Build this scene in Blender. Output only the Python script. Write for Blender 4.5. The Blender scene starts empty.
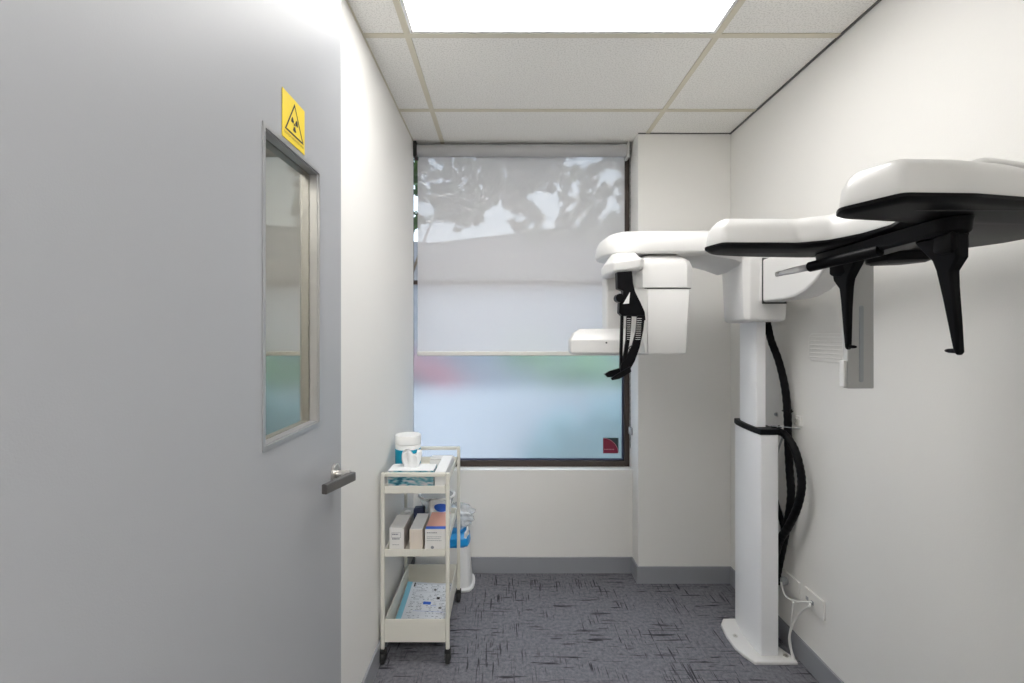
import bpy, bmesh, math, random
from mathutils import Vector, Matrix
random.seed(7)
C = bpy.context.scene.collection
CAMZ = 1.433; F = 455.0
H = 2.60
XL, XR = -0.553, 1.306
YB, YP = 2.745, 2.632      # recess wall, pillar front
PX = 0.77                  # pillar side

# ------------------------------------------------------------------ materials
def mat(name, color=(.8,.8,.8), rough=.5, metal=0.0, spec=.5, trans=0.0, ior=1.45, emis=None, es=1.0, coat=0.0):
    m = bpy.data.materials.new(name); m.use_nodes = True
    b = m.node_tree.nodes['Principled BSDF']
    b.inputs['Base Color'].default_value = (*color, 1)
    b.inputs['Roughness'].default_value = rough
    b.inputs['Metallic'].default_value = metal
    b.inputs['Specular IOR Level'].default_value = spec
    b.inputs['IOR'].default_value = ior
    b.inputs['Transmission Weight'].default_value = trans
    b.inputs['Coat Weight'].default_value = coat
    if emis:
        b.inputs['Emission Color'].default_value = (*emis, 1)
        b.inputs['Emission Strength'].default_value = es
    return m
def nd(m, t, **kw):
    n = m.node_tree.nodes.new(t)
    for k, v in kw.items(): setattr(n, k, v)
    return n
def lk(m, a, b): m.node_tree.links.new(a, b)
def bump(m, scale, strength, detail=2, dist=.002):
    b = m.node_tree.nodes['Principled BSDF']
    tc = nd(m, 'ShaderNodeTexCoord'); n = nd(m, 'ShaderNodeTexNoise')
    n.inputs['Scale'].default_value = scale; n.inputs['Detail'].default_value = detail
    bp = nd(m, 'ShaderNodeBump'); bp.inputs['Strength'].default_value = strength; bp.inputs['Distance'].default_value = dist
    lk(m, tc.outputs['Object'], n.inputs['Vector']); lk(m, n.outputs['Fac'], bp.inputs['Height']); lk(m, bp.outputs['Normal'], b.inputs['Normal'])
    return n
def vary(m, c1, c2, scale, detail=3, lo=.35, hi=.65):
    b = m.node_tree.nodes['Principled BSDF']
    tc = nd(m, 'ShaderNodeTexCoord'); n = nd(m, 'ShaderNodeTexNoise')
    n.inputs['Scale'].default_value = scale; n.inputs['Detail'].default_value = detail
    r = nd(m, 'ShaderNodeValToRGB')
    r.color_ramp.elements[0].position = lo; r.color_ramp.elements[0].color = (*c1, 1)
    r.color_ramp.elements[1].position = hi; r.color_ramp.elements[1].color = (*c2, 1)
    lk(m, tc.outputs['Object'], n.inputs['Vector']); lk(m, n.outputs['Fac'], r.inputs['Fac']); lk(m, r.outputs['Color'], b.inputs['Base Color'])

M = {}
M['wall'] = mat('white wall paint', (.80,.79,.765), .6, spec=.3); bump(M['wall'], 260, .12)
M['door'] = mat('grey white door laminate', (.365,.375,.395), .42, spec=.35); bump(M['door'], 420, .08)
M['tile'] = mat('ceiling tile', (.8,.79,.76), .9, spec=.1); vary(M['tile'], (.74,.73,.70), (.88,.87,.84), 160, 4, .38, .52); bump(M['tile'], 220, .35)
M['tbar'] = mat('cream grid bar', (.66,.62,.51), .5)
M['skirt'] = mat('grey vinyl skirting', (.29,.30,.325), .55)
M['gap'] = mat('shadow gap', (.12,.12,.12), .8)
M['light'] = mat('light diffuser', (1,1,1), .5, emis=(1.0,.985,.965), es=8.5)
M['corridor_fill'] = mat('added corridor fill diffuser', (1,1,1), .5, emis=(1.0,.985,.965), es=19.0)  # emission of the added corridor panel, stronger than the room panel
M['plastic'] = mat('white machine plastic', (.73,.725,.715), .28, spec=.5, coat=.15)
M['plastic_grey'] = mat('light grey machine plastic', (.50,.50,.49), .35)
M['powder'] = mat('white powder coat column', (.88,.885,.90), .4)
M['black'] = mat('black machine plastic', (.004,.004,.005), .38, spec=.12)
M['blackgloss'] = mat('black gloss underside', (.004,.004,.005), .42, spec=.12)
M['rodblack'] = mat('matt black arm plastic', (.004,.004,.005), .42, spec=.12)
M['seam'] = mat('dark seam', (.05,.05,.05), .7)
M['clear'] = mat('clear acrylic', (.9,.9,.92), .15, trans=.55)
M['slot'] = mat('grey slot', (.36,.38,.40), .4)
M['hose'] = mat('black corrugated hose', (.004,.004,.005), .45, spec=.15)
M['cord'] = mat('white cord', (.78,.78,.76), .45)
M['outlet'] = mat('white outlet plastic', (.78,.77,.74), .35)
M['steel'] = mat('brushed steel', (.62,.60,.57), .32, metal=1.0)
M['darksteel'] = mat('dark bronze lever', (.16,.15,.145), .35, metal=.9)
M['frame_grey'] = mat('grey metal panel frame', (.40,.40,.41), .35, metal=.55)
M['brown'] = mat('brown aluminium', (.060,.046,.040), .4, metal=.3)
M['trolley'] = mat('cream white trolley steel', (.70,.685,.62), .45)
M['blackrubber'] = mat('black rubber', (.02,.02,.02), .6)
M['blindhead'] = mat('grey blind fabric roll', (.46,.46,.47), .7)
M['blindrail'] = mat('white blind rail', (.72,.70,.66), .4)
M['blackbracket'] = mat('black bracket', (.03,.03,.03), .5)
M['yellow'] = mat('yellow sign', (.80,.60,.03), .45)
M['ink'] = mat('black ink', (.02,.02,.02), .6)
M['teal'] = mat('teal label', (.0,.30,.46), .45)
M['white'] = mat('white plastic', (.82,.82,.81), .4)
M['tissue'] = mat('tissue paper', (.85,.86,.87), .9, spec=.1)
M['cardwhite'] = mat('white card', (.74,.735,.73), .6)
M['cardbeige'] = mat('beige card', (.62,.56,.50), .65)
M['cardside'] = mat('mauve grey card', (.42,.38,.37), .65)
M['pink'] = mat('pink card', (.78,.42,.33), .6)
M['blue'] = mat('blue print', (.03,.13,.60), .5)
M['navy'] = mat('navy plastic', (.03,.04,.09), .5)
M['skyblue'] = mat('light blue print', (.22,.50,.64), .5)
M['brightblue'] = mat('bright blue plastic', (.01,.30,.72), .35)
M['printgrey'] = mat('grey print', (.25,.26,.30), .6)
M['maroon'] = mat('maroon sticker', (.22,.02,.05), .5)
M['paper'] = mat('paper', (.76,.78,.82), .7)
M['binwhite'] = mat('white bin plastic', (.76,.77,.78), .35)
M['bark'] = mat('bark', (.10,.075,.05), .9)
M['leaf'] = mat('leaf green', (.05,.10,.03), .6); vary(M['leaf'], (.028,.06,.018), (.10,.17,.05), 2.5)
M['hedge'] = mat('hedge green', (.10,.25,.05), .6); vary(M['hedge'], (.14,.30,.09), (.40,.62,.22), 3)
M['render'] = mat('grey rendered wall', (.30,.30,.31), .9)
M['roof'] = mat('grey roof sheet', (.26,.26,.28), .7)
M['concrete'] = mat('pale concrete', (.42,.43,.45), .9); vary(M['concrete'], (.36,.37,.40), (.48,.49,.51), 1.2)
M['carred'] = mat('red car paint', (.5,.03,.05), .3)
M['carglass'] = mat('dark car glass', (.05,.06,.07), .1)

# tissue box pattern: teal ground with pale and dark leaves
m = M['boxpattern'] = mat('patterned tissue box', (.2,.4,.45), .5)
b = m.node_tree.nodes['Principled BSDF']
tc = nd(m, 'ShaderNodeTexCoord'); mp = nd(m, 'ShaderNodeMapping'); mp.inputs['Rotation'].default_value = (0, .6, 0); mp.inputs['Scale'].default_value = (30, 30, 75)
n = nd(m, 'ShaderNodeTexNoise'); n.inputs['Scale'].default_value = 1.0; n.inputs['Detail'].default_value = 1
r = nd(m, 'ShaderNodeValToRGB'); r.color_ramp.interpolation = 'LINEAR'
e = r.color_ramp.elements; e[0].position = .36; e[0].color = (.02,.12,.18,1); e[1].position = .66; e[1].color = (.55,.50,.53,1)
x = e.new(.47); x.color = (.13,.33,.38,1)
lk(m, tc.outputs['Object'], mp.inputs['Vector']); lk(m, mp.outputs['Vector'], n.inputs['Vector']); lk(m, n.outputs['Fac'], r.inputs['Fac']); lk(m, r.outputs['Color'], b.inputs['Base Color'])

# carpet: mottled grey with dark scratch lines running both ways
m = M['carpet'] = mat('patterned carpet', (.12,.12,.13), .95, spec=.1)
b = m.node_tree.nodes['Principled BSDF']
tc = nd(m, 'ShaderNodeTexCoord')
def noise(scale_vec, rot, s, detail, dist=0.0):
    mp = nd(m, 'ShaderNodeMapping'); mp.inputs['Scale'].default_value = scale_vec; mp.inputs['Rotation'].default_value = (0,0,rot)
    n = nd(m, 'ShaderNodeTexNoise'); n.inputs['Scale'].default_value = s; n.inputs['Detail'].default_value = detail; n.inputs['Distortion'].default_value = dist
    lk(m, tc.outputs['Object'], mp.inputs['Vector']); lk(m, mp.outputs['Vector'], n.inputs['Vector']); return n.outputs['Fac']
def ramp(fac, a, bb, c1=0.0, c2=1.0):
    r = nd(m, 'ShaderNodeMapRange'); r.inputs[1].default_value = a; r.inputs[2].default_value = bb; r.inputs[3].default_value = c1; r.inputs[4].default_value = c2
    lk(m, fac, r.inputs[0]); return r.outputs[0]
def mth(op, a, bb):
    q = nd(m, 'ShaderNodeMath', operation=op)
    for i, v in enumerate((a, bb)):
        if isinstance(v, (int, float)): q.inputs[i].default_value = v
        else: lk(m, v, q.inputs[i])
    return q.outputs[0]
lines = None
for sv, rot, off in (((120,5.5,1),0.02,0), ((5,125,1),-.02,0), ((110,7,1),.72,0), ((6,60,1),.03,2)):
    l = ramp(noise(sv, rot, 1.0, 2.0, .15), .605, .650)
    patch = ramp(noise((1,1,1), rot*3+.4+off, 4.5 if abs(rot) < .1 else 3.2, 2.0), .47 if abs(rot) < .1 else .52, .55 if abs(rot) < .1 else .62)
    v = mth('MULTIPLY', l, patch)
    lines = v if lines is None else mth('MAXIMUM', lines, v)
speck = ramp(noise((1,1,1), 0, 150, 2.0), .58, .70, 0, .55)
lines = mth('MAXIMUM', lines, speck)
lines = mth('MULTIPLY', lines, .80)
mot = ramp(noise((1,1,1), 0, 60, 3.0), .3, .7, 0, 1)
mx = nd(m, 'ShaderNodeMix', data_type='RGBA'); mx.inputs[6].default_value = (.135,.135,.152,1); mx.inputs[7].default_value = (.215,.215,.240,1)
lk(m, mot, mx.inputs[0])
mx2 = nd(m, 'ShaderNodeMix', data_type='RGBA'); mx2.inputs[7].default_value = (.016,.016,.020,1)
lk(m, lines, mx2.inputs[0]); lk(m, mx.outputs[2], mx2.inputs[6]); lk(m, mx2.outputs[2], b.inputs['Base Color'])
bp = nd(m, 'ShaderNodeBump'); bp.inputs['Strength'].default_value = .4; bp.inputs['Distance'].default_value = .003
lk(m, noise((1,1,1), 0, 400, 2.0), bp.inputs['Height']); lk(m, bp.outputs['Normal'], b.inputs['Normal'])

# mesh blind fabric: mostly woven thread, a little open
m = M['blind'] = bpy.data.materials.new('blind screen fabric'); m.use_nodes = True
nt = m.node_tree; nt.nodes.remove(nt.nodes['Principled BSDF']); out = nt.nodes['Material Output']
d = nd(m, 'ShaderNodeBsdfDiffuse'); d.inputs[0].default_value = (.54,.53,.54,1)
t = nd(m, 'ShaderNodeBsdfTranslucent'); t.inputs[0].default_value = (.30,.295,.30,1)
tr = nd(m, 'ShaderNodeBsdfTransparent'); tr.inputs[0].default_value = (1,1,1,1)
a1 = nd(m, 'ShaderNodeAddShader'); mxs = nd(m, 'ShaderNodeMixShader'); mxs.inputs[0].default_value = .125
lk(m, d.outputs[0], a1.inputs[0]); lk(m, t.outputs[0], a1.inputs[1]); lk(m, a1.outputs[0], mxs.inputs[1]); lk(m, tr.outputs[0], mxs.inputs[2]); lk(m, mxs.outputs[0], out.inputs[0])

# clear glass (thin): transparent plus a weak mirror
def thin_glass(name, tint, refl, fac_min=.0, rough=.0):
    m = bpy.data.materials.new(name); m.use_nodes = True
    nt = m.node_tree; nt.nodes.remove(nt.nodes['Principled BSDF']); out = nt.nodes['Material Output']
    tr = nd(m, 'ShaderNodeBsdfTransparent'); tr.inputs[0].default_value = (*tint, 1)
    g = nd(m, 'ShaderNodeBsdfGlossy'); g.inputs['Roughness'].default_value = rough; g.inputs['Color'].default_value = (*refl, 1)
    f = nd(m, 'ShaderNodeFresnel'); f.inputs[0].default_value = 1.5
    mr = nd(m, 'ShaderNodeMapRange'); mr.inputs[1].default_value = 0; mr.inputs[2].default_value = 1; mr.inputs[3].default_value = fac_min; mr.inputs[4].default_value = 1
    mx = nd(m, 'ShaderNodeMixShader')
    lk(m, f.outputs[0], mr.inputs[0]); lk(m, mr.outputs[0], mx.inputs[0]); lk(m, tr.outputs[0], mx.inputs[1]); lk(m, g.outputs[0], mx.inputs[2]); lk(m, mx.outputs[0], out.inputs[0])
    return m
M['glass'] = thin_glass('clear window glass', (.93,.95,.95), (1,1,1))
M['leadglass'] = thin_glass('yellowish lead glass', (.88,.85,.62), (1,.97,.84), .50)
M['bag'] = None
# frosted film: scattered straight-through light plus milky film
m = M['frost'] = bpy.data.materials.new('frosted glass'); m.use_nodes = True
nt = m.node_tree; nt.nodes.remove(nt.nodes['Principled BSDF']); out = nt.nodes['Material Output']
rf = nd(m, 'ShaderNodeBsdfRefraction'); rf.inputs['Roughness'].default_value = .30; rf.inputs['IOR'].default_value = 1.45; rf.inputs['Color'].default_value = (.93,.97,.985,1)
lk(m, rf.outputs[0], out.inputs[0])
m = M['film'] = bpy.data.materials.new('milky window film'); m.use_nodes = True
nt = m.node_tree; nt.nodes.remove(nt.nodes['Principled BSDF']); out = nt.nodes['Material Output']
tr = nd(m, 'ShaderNodeBsdfTransparent'); tr.inputs[0].default_value = (.95,.97,1,1)
t = nd(m, 'ShaderNodeBsdfTranslucent'); t.inputs[0].default_value = (.82,.83,.88,1)
d = nd(m, 'ShaderNodeBsdfDiffuse'); d.inputs[0].default_value = (.50,.53,.57,1)
m1 = nd(m, 'ShaderNodeMixShader'); m1.inputs[0].default_value = .5
m2 = nd(m, 'ShaderNodeMixShader'); m2.inputs[0].default_value = .40
lk(m, t.outputs[0], m1.inputs[1]); lk(m, d.outputs[0], m1.inputs[2]); lk(m, tr.outputs[0], m2.inputs[1]); lk(m, m1.outputs[0], m2.inputs[2]); lk(m, m2.outputs[0], out.inputs[0])
# clear plastic film
m = M['bag'] = bpy.data.materials.new('clear crumpled plastic'); m.use_nodes = True
nt = m.node_tree; nt.nodes.remove(nt.nodes['Principled BSDF']); out = nt.nodes['Material Output']
tr = nd(m, 'ShaderNodeBsdfTransparent'); tr.inputs[0].default_value = (.96,.97,.98,1)
d = nd(m, 'ShaderNodeBsdfPrincipled'); d.inputs['Base Color'].default_value = (.85,.88,.9,1); d.inputs['Roughness'].default_value = .25
mx = nd(m, 'ShaderNodeMixShader'); mx.inputs[0].default_value = .32
lk(m, tr.outputs[0], mx.inputs[1]); lk(m, d.outputs[0], mx.inputs[2]); lk(m, mx.outputs[0], out.inputs[0])

# ------------------------------------------------------------------ helpers
def tag(o, label=None, cat=None, group=None, kind=None):
    if label: o['label'] = label
    if cat: o['category'] = cat
    if group: o['group'] = group
    if kind: o['kind'] = kind
    return o
def empty(name, loc, label, cat, group=None, rz=0):
    o = bpy.data.objects.new(name, None); C.objects.link(o); o.location = loc; o.rotation_euler = (0,0,rz)
    o.empty_display_size = .05
    return tag(o, label, cat, group)
def link(name, bm, m, parent=None, smooth=False, bevel=0, seg=3, world=True, sub=0):
    """bm is in world coordinates; parent (rotation-free chain) offsets are removed"""
    bmesh.ops.recalc_face_normals(bm, faces=bm.faces)
    me = bpy.data.meshes.new(name)
    if parent is not None and world:
        off = Vector((0,0,0)); p = parent
        while p is not None: off += Vector(p.location); p = p.parent
        bmesh.ops.translate(bm, verts=bm.verts, vec=-off)
    bm.to_mesh(me); bm.free()
    o = bpy.data.objects.new(name, me); C.objects.link(o)
    mats = m if isinstance(m, (list, tuple)) else [m]
    for q in mats: me.materials.append(q)
    if parent is not None: o.parent = parent
    if smooth or bevel:
        for p in me.polygons: p.use_smooth = True
    if bevel:
        md = o.modifiers.new('bevel', 'BEVEL'); md.width = bevel; md.segments = seg; md.limit_method = 'ANGLE'; md.angle_limit = math.radians(28)
        md.harden_normals = True
    if sub:
        md = o.modifiers.new('sub', 'SUBSURF'); md.levels = sub; md.render_levels = sub
    return o
def nb(): return bmesh.new()
def box(bm, x0, x1, y0, y1, z0, z1, mi=0):
    vs = [bm.verts.new((x, y, z)) for z in (z0, z1) for y in (y0, y1) for x in (x0, x1)]
    for f in ((0,1,3,2),(4,6,7,5),(0,4,5,1),(2,3,7,6),(0,2,6,4),(1,5,7,3)):
        q = bm.faces.new([vs[i] for i in f]); q.material_index = mi
    return bm
def bx(*a, mi=0): return box(nb(), *a, mi=mi)
def offset_poly(P, d):
    """inset (d>0) of a counter-clockwise polygon"""
    n = len(P); out = []
    for i in range(n):
        a, b, c = Vector(P[i-1]), Vector(P[i]), Vector(P[(i+1) % n])
        e1 = (b-a).normalized(); e2 = (c-b).normalized()
        n1 = Vector((-e1.y, e1.x)); n2 = Vector((-e2.y, e2.x))
        k = (n1+n2); L = k.length
        if L < 1e-4: out.append(tuple(b)); continue
        k /= L; s = max(.45, k.dot(n1))
        out.append(tuple(b + k*(d/s)))
    return out
def ccw(P):
    A = sum(P[i-1][0]*P[i][1]-P[i][0]*P[i-1][1] for i in range(len(P)))
    return P if A > 0 else P[::-1]
def chaikin(P, it=2, closed=True, keep=.25):
    for _ in range(it):
        Q = []
        n = len(P)
        for i in range(n):
            a, b = P[i], P[(i+1) % n]
            Q.append(tuple(a[k]*(1-keep)+b[k]*keep for k in range(len(a))))
            Q.append(tuple(a[k]*keep+b[k]*(1-keep) for k in range(len(a))))
        P = Q
    return P
def loft(bm, P, levels, axis='z', mi=0, close=True):
    """P: polygon; levels: [(height, inset)] or [(height, polygon)]. axis z: (x,y)->plan; y: (x,z) section; x: (y,z) section"""
    P = ccw(P); rings = []
    for h, ins in levels:
        Q = offset_poly(P, ins) if isinstance(ins, (int, float)) else ins
        if axis == 'z': vs = [bm.verts.new((q[0], q[1], h)) for q in Q]
        elif axis == 'y': vs = [bm.verts.new((q[0], h, q[1])) for q in Q]
        else: vs = [bm.verts.new((h, q[0], q[1])) for q in Q]
        rings.append(vs)
    n = len(P)
    for r0, r1 in zip(rings, rings[1:]):
        for i in range(n):
            f = bm.faces.new((r0[i-1], r0[i], r1[i], r1[i-1])); f.material_index = mi
    if close:
        for r in (rings[0], rings[-1]):
            f = bm.faces.new(r); f.material_index = mi
    return bm
def tube(bm, pts, r, n=10, closed=False, mi=0):
    pts = [Vector(p) for p in pts]; rings = []
    prev = None
    for i, p in enumerate(pts):
        if closed: t = (pts[(i+1) % len(pts)]-pts[i-1]).normalized()
        else: t = (pts[min(i+1, len(pts)-1)]-pts[max(i-1, 0)]).normalized()
        if prev is None:
            u = t.orthogonal().normalized()
        else:
            u = (prev - t*prev.dot(t)).normalized()
        prev = u; v = t.cross(u)
        rr = r[i] if isinstance(r, (list, tuple)) else r
        rings.append([bm.verts.new(p+(u*math.cos(2*math.pi*k/n)+v*math.sin(2*math.pi*k/n))*rr) for k in range(n)])
    m_ = len(rings)
    for i in range(m_ if closed else m_-1):
        a, b = rings[i], rings[(i+1) % m_]
        for k in range(n):
            f = bm.faces.new((a[k-1], a[k], b[k], b[k-1])); f.material_index = mi
    if not closed:
        for rg in (rings[0], rings[-1]): bm.faces.new(rg).material_index = mi
    return bm
def spline(pts, k=8):
    pts = [Vector(p) for p in pts]; out = []
    P = [pts[0]*2-pts[1]] + pts + [pts[-1]*2-pts[-2]]
    for i in range(1, len(P)-2):
        for j in range(k):
            t = j/k
            out.append(.5*((2*P[i])+(-P[i-1]+P[i+1])*t+(2*P[i-1]-5*P[i]+4*P[i+1]-P[i+2])*t*t+(-P[i-1]+3*P[i]-3*P[i+1]+P[i+2])*t**3))
    out.append(pts[-1]); return out
def cyl(bm, c, r, h, n=32, axis='z', r2=None, mi=0):
    r2 = r if r2 is None else r2
    c = Vector(c); d = {'z':Vector((0,0,1)), 'y':Vector((0,1,0)), 'x':Vector((1,0,0))}[axis]
    u = d.orthogonal().normalized(); v = d.cross(u)
    rings = [[bm.verts.new(c+d*hh+(u*math.cos(2*math.pi*k/n)+v*math.sin(2*math.pi*k/n))*rr) for k in range(n)] for hh, rr in ((0,r),(h,r2))]
    for k in range(n): bm.faces.new((rings[0][k-1], rings[0][k], rings[1][k], rings[1][k-1])).material_index = mi
    for rg in rings: bm.faces.new(rg).material_index = mi
    return bm
def lathe(bm, c, prof, n=40, mi=0):
    rings = [[bm.verts.new((c[0]+r*math.cos(2*math.pi*k/n), c[1]+r*math.sin(2*math.pi*k/n), c[2]+z)) for k in range(n)] for r, z in prof]
    for a, b in zip(rings, rings[1:]):
        for k in range(n): bm.faces.new((a[k-1], a[k], b[k], b[k-1])).material_index = mi
    bm.faces.new(rings[0]).material_index = mi; bm.faces.new(rings[-1]).material_index = mi
    return bm
def struct(name, bm, m, **k): return tag(link(name, bm, m, **k), kind='structure')

# ------------------------------------------------------------------ the room
struct('floor', bx(-1.6, 1.9, -1.5, 2.95, -.06, 0), M['carpet'])
W = M['wall']
struct('wall_left', bx(XL-.12, XL, .38, YB, 0, H), W)
struct('wall_right', bx(XR, XR+.12, .38, 2.75, 0, H), W)
# window wall: the part below the window, with its sill
struct('wall_back', bx(-.68, PX, YB, 2.95, 0, .619), W, bevel=.003)
struct('wall_back_pillar', bx(PX, XR, YP, 2.95, 0, H), W, bevel=.003)
struct('wall_back_reveal', bx(XL-.12, -.605, YB, 2.95, .62, H), W)
# doorway wall behind the door, open to the corridor
fw = nb(); box(fw, .46, XR, .28, .38, 0, H); box(fw, -.553, .46, .28, .38, 2.44, H); box(fw, -1.5, XL, .28, .38, 0, H)
struct('wall_front', fw, W)
cw = nb(); box(cw, -1.62, -1.5, -1.5, .38, 0, H); box(cw, 1.8, 1.9, -1.5, .38, 0, H); box(cw, -1.6, 1.9, -1.6, -1.5, 0, H); box(cw, XR, 1.8, .28, .38, 0, H)
struct('wall_corridor', cw, W)
# ceiling with the hole for the light panel
LX0, LX1, LY0, LY1 = -.379, .825, 1.17, 1.77
cb = nb()
for a in ((-1.6, LX0, -1.6, 2.95), (LX1, 1.9, -1.6, 2.95), (LX0, LX1, LY1, 2.95), (LX0, LX1, -.6, LY0), (LX0, LX1, -1.6, -1.2)):
    box(cb, *a, H, H+.05)
struct('ceiling', cb, M['tile'])
# grid bars
def tbar(i, x0, x1, y0, y1): struct('trim_%d' % i, bx(x0, x1, y0, y1, H-.004, H+.002), M['tbar'])
i = 1
for x in (LX0, LX1):
    y1 = 2.90 if x < PX else YP
    tbar(i, x-.012, x+.012, .38, y1); i += 1
for y in (.57, LY0, LY1, 2.36):
    for x0, x1 in ((XL, LX0-.012), (LX0+.012, LX1-.012), (LX1+.012, XR)):
        tbar(i, x0, x1, y-.012, y+.012); i += 1
# wall angle trims / dark shadow line
struct('trim_%d' % i, bx(XR-.008, XR-.0005, .38, YP, H-.007, H-.0005), M['gap']); i += 1
struct('trim_%d' % i, bx(PX, XR-.009, YP-.006, YP-.0005, H-.005, H-.0005), M['gap']); i += 1
struct('trim_%d' % i, bx(XL+.0005, XL+.006, .38, YB, H-.005, H-.0005), M['tbar']); i += 1
# skirting
SK = .095
struct('baseboard_back', bx(XL+.011, PX-.0105, YB-.010, YB-.0005, 0, SK), M['skirt'])
sk = nb(); loft(sk, [(PX-.010, YB-.0005), (PX-.010, YP-.010), (XR-.011, YP-.010), (XR-.011, YP-.0005), (PX-.0005, YP-.0005), (PX-.0005, YB-.0005)], [(0,0),(SK,0)])
struct('baseboard_pillar', sk, M['skirt'])
struct('baseboard_right', bx(XR-.010, XR-.0005, .39, YP-.0005, 0, SK), M['skirt'])
struct('baseboard_left', bx(XL+.0005, XL+.010, .39, YB-.0005, 0, SK), M['skirt'])

# ceiling lights
def ceiling_light(x0, x1, y0, y1, label, lm='light'):
    e = empty('ceiling_light', ((x0+x1)/2, (y0+y1)/2, H), label, 'ceiling light')
    fr = nb(); t = .012
    box(fr, x0, x1, y0, y0+t, H-.003, H+.04); box(fr, x0, x1, y1-t, y1, H-.003, H+.04)
    box(fr, x0, x0+t, y0+t, y1-t, H-.003, H+.04); box(fr, x1-t, x1, y0+t, y1-t, H-.003, H+.04)
    link('frame', fr, M['white'], e)
    link('diffuser', bx(x0+t, x1-t, y0+t, y1-t, H, H+.02), M[lm], e)
ceiling_light(LX0+.014, LX1-.014, LY0+.014, LY1-.014, 'bright white rectangular panel light set in the tiled ceiling')
ceiling_light(LX0, LX1, -1.2, -.6, 'unseen white fill panel added in the corridor ceiling behind the camera', 'corridor_fill')  # out of view, added to brighten the pillar and back wall

# ------------------------------------------------------------------ window
wy0, wy1 = 2.81, 2.87
wx0, wx1 = -.603, PX-.001
wf = nb()
box(wf, wx0, wx1, wy0, wy1, .620, .655); box(wf, wx0, wx1, wy0, wy1, 2.565, 2.599)
box(wf, wx0, wx0+.028, wy0, wy1, .655, 2.565); box(wf, wx1-.032, wx1, wy0, wy1, .655, 2.565)
box(wf, wx0+.028, wx1-.032, wy0+.004, wy1, 1.747, 1.772)
win = struct('window_1', wf, M['brown'], bevel=.002)
link('pane', bx(wx0+.028, wx1-.032, 2.842, 2.848, 1.772, 2.565), M['glass'], win)
link('frosted_pane', bx(wx0+.028, wx1-.032, 2.844, 2.850, .655, 1.747), M['frost'], win)
fz = nb(); fz.faces.new([fz.verts.new(p) for p in ((wx0+.028,2.8425,.655),(wx1-.032,2.8425,.655),(wx1-.032,2.8425,1.747),(wx0+.028,2.8425,1.747))])
link('window_film', fz, M['film'], win)
gk = nb()
box(gk, wx1-.041, wx1-.032, 2.832, 2.842, .655, 1.747); box(gk, wx0+.028, wx1-.041, 2.832, 2.842, .655, .664)
link('gasket', gk, mat('dark blue grey gasket', (.06,.07,.13), .5), win)
# maroon sticker in the corner of the frosted pane
st = empty('window_sticker', (.66, 2.838, .70), 'small square maroon sticker in the lower right corner of the frosted pane', 'sticker')
sx0, sx1, sz0, sz1 = .612, .708, .695, .791
link('backing', bx(sx0, sx1, 2.8385, 2.8405, sz0, sz1), mat('dark green grey sticker', (.03,.05,.055), .5), st)
q = nb(); n_ = 14; P = [(sx0, sz0), (sx1, sz0)] + [(sx0+(sx1-sx0)*math.cos(k*math.pi/2/n_), sz0+(sz1-sz0)*math.sin(k*math.pi/2/n_)) for k in range(1, n_+1)]
loft(q, P, [(2.8375, 0), (2.8385, 0)], 'y'); link('maroon_field', q, M['maroon'], st)
q = nb(); tube(q, [(sx0+(sx1-sx0)*.98*math.cos(k*math.pi/2/n_), 2.8372, sz0+(sz1-sz0)*.98*math.sin(k*math.pi/2/n_)) for k in range(n_+1)], .0014, 6)
link('arc_line', q, mat('pale pink line', (.5,.25,.3), .6), st); q = nb()
for k in range(7): box(q, sx0+.008+k*.009, sx0+.013+k*.009, 2.8370, 2.8376, sz0+.022, sz0+.028)
link('lettering', q, mat('pale pink print', (.5,.25,.3), .6), st)

# roller blind
rb = empty('roller_blind', (.1, 2.765, 2.555), 'grey screen roller blind half lowered over the window', 'blind')
cyb = nb(); lathe_r = .037
cyl(cyb, (-.530, 2.765, 2.553), lathe_r, 1.262, 40, 'x'); link('roller', cyb, M['blindhead'], rb, bevel=.002)
q = nb(); q.faces.new([q.verts.new(p) for p in ((-.537,2.797,1.33),(.735,2.797,1.33),(.735,2.797,2.56),(-.537,2.797,2.56))]); link('fabric', q, M['blind'], rb)
br = bx(-.539, .737, 2.790, 2.804, 1.306, 1.332); link('bottom_rail', br, M['blindrail'], rb, bevel=.005)
link('bracket', bx(-.551, -.532, 2.725, 2.80, 2.505, 2.598), M['blackbracket'], rb, bevel=.003)
o = link('bracket', bx(.734, .752, 2.735, 2.80, 2.50, 2.598), M['plastic_grey'], rb, bevel=.008); o['label'] = 'light grey end bracket'
ch = nb()
tube(ch, [(.755, 2.745, 2.55-k*.02) for k in range(91)], [.0022 if k % 2 else .0014 for k in range(91)], 6)
link('chain', ch, M['blackbracket'], rb)
q = bx(.752, .768, 2.735, 2.775, .83, .875); link('chain_holder', q, M['clear'], rb, bevel=.004)

# ------------------------------------------------------------------ the open door
DX = -.470
dY0, dY1, dZ1 = .405, 1.304, 2.425
vY0, vY1, vZ0, vZ1 = .888, 1.147, 1.214, 1.840
db = nb()
for a in ((dY0, vY0, .008, dZ1), (vY1, dY1, .008, dZ1), (vY0, vY1, .008, vZ0), (vY0, vY1, vZ1, dZ1)):
    box(db, DX-.040, DX, *a)
bmesh.ops.remove_doubles(db, verts=db.verts, dist=1e-5)
door = struct('door_1', db, M['door'])
fr = nb(); t = .009
def frame_ring(bm, y0, y1, z0, z1, t, x0, x1):
    box(bm, x0, x1, y0-t, y1+t, z1, z1+t); box(bm, x0, x1, y0-t, y1+t, z0-t, z0)
    box(bm, x0, x1, y0-t, y0, z0, z1); box(bm, x0, x1, y1, y1+t, z0, z1)
frame_ring(fr, vY0+.001, vY1-.001, vZ0+.001, vZ1-.001, .009, DX-.002, DX+.0025)
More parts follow.
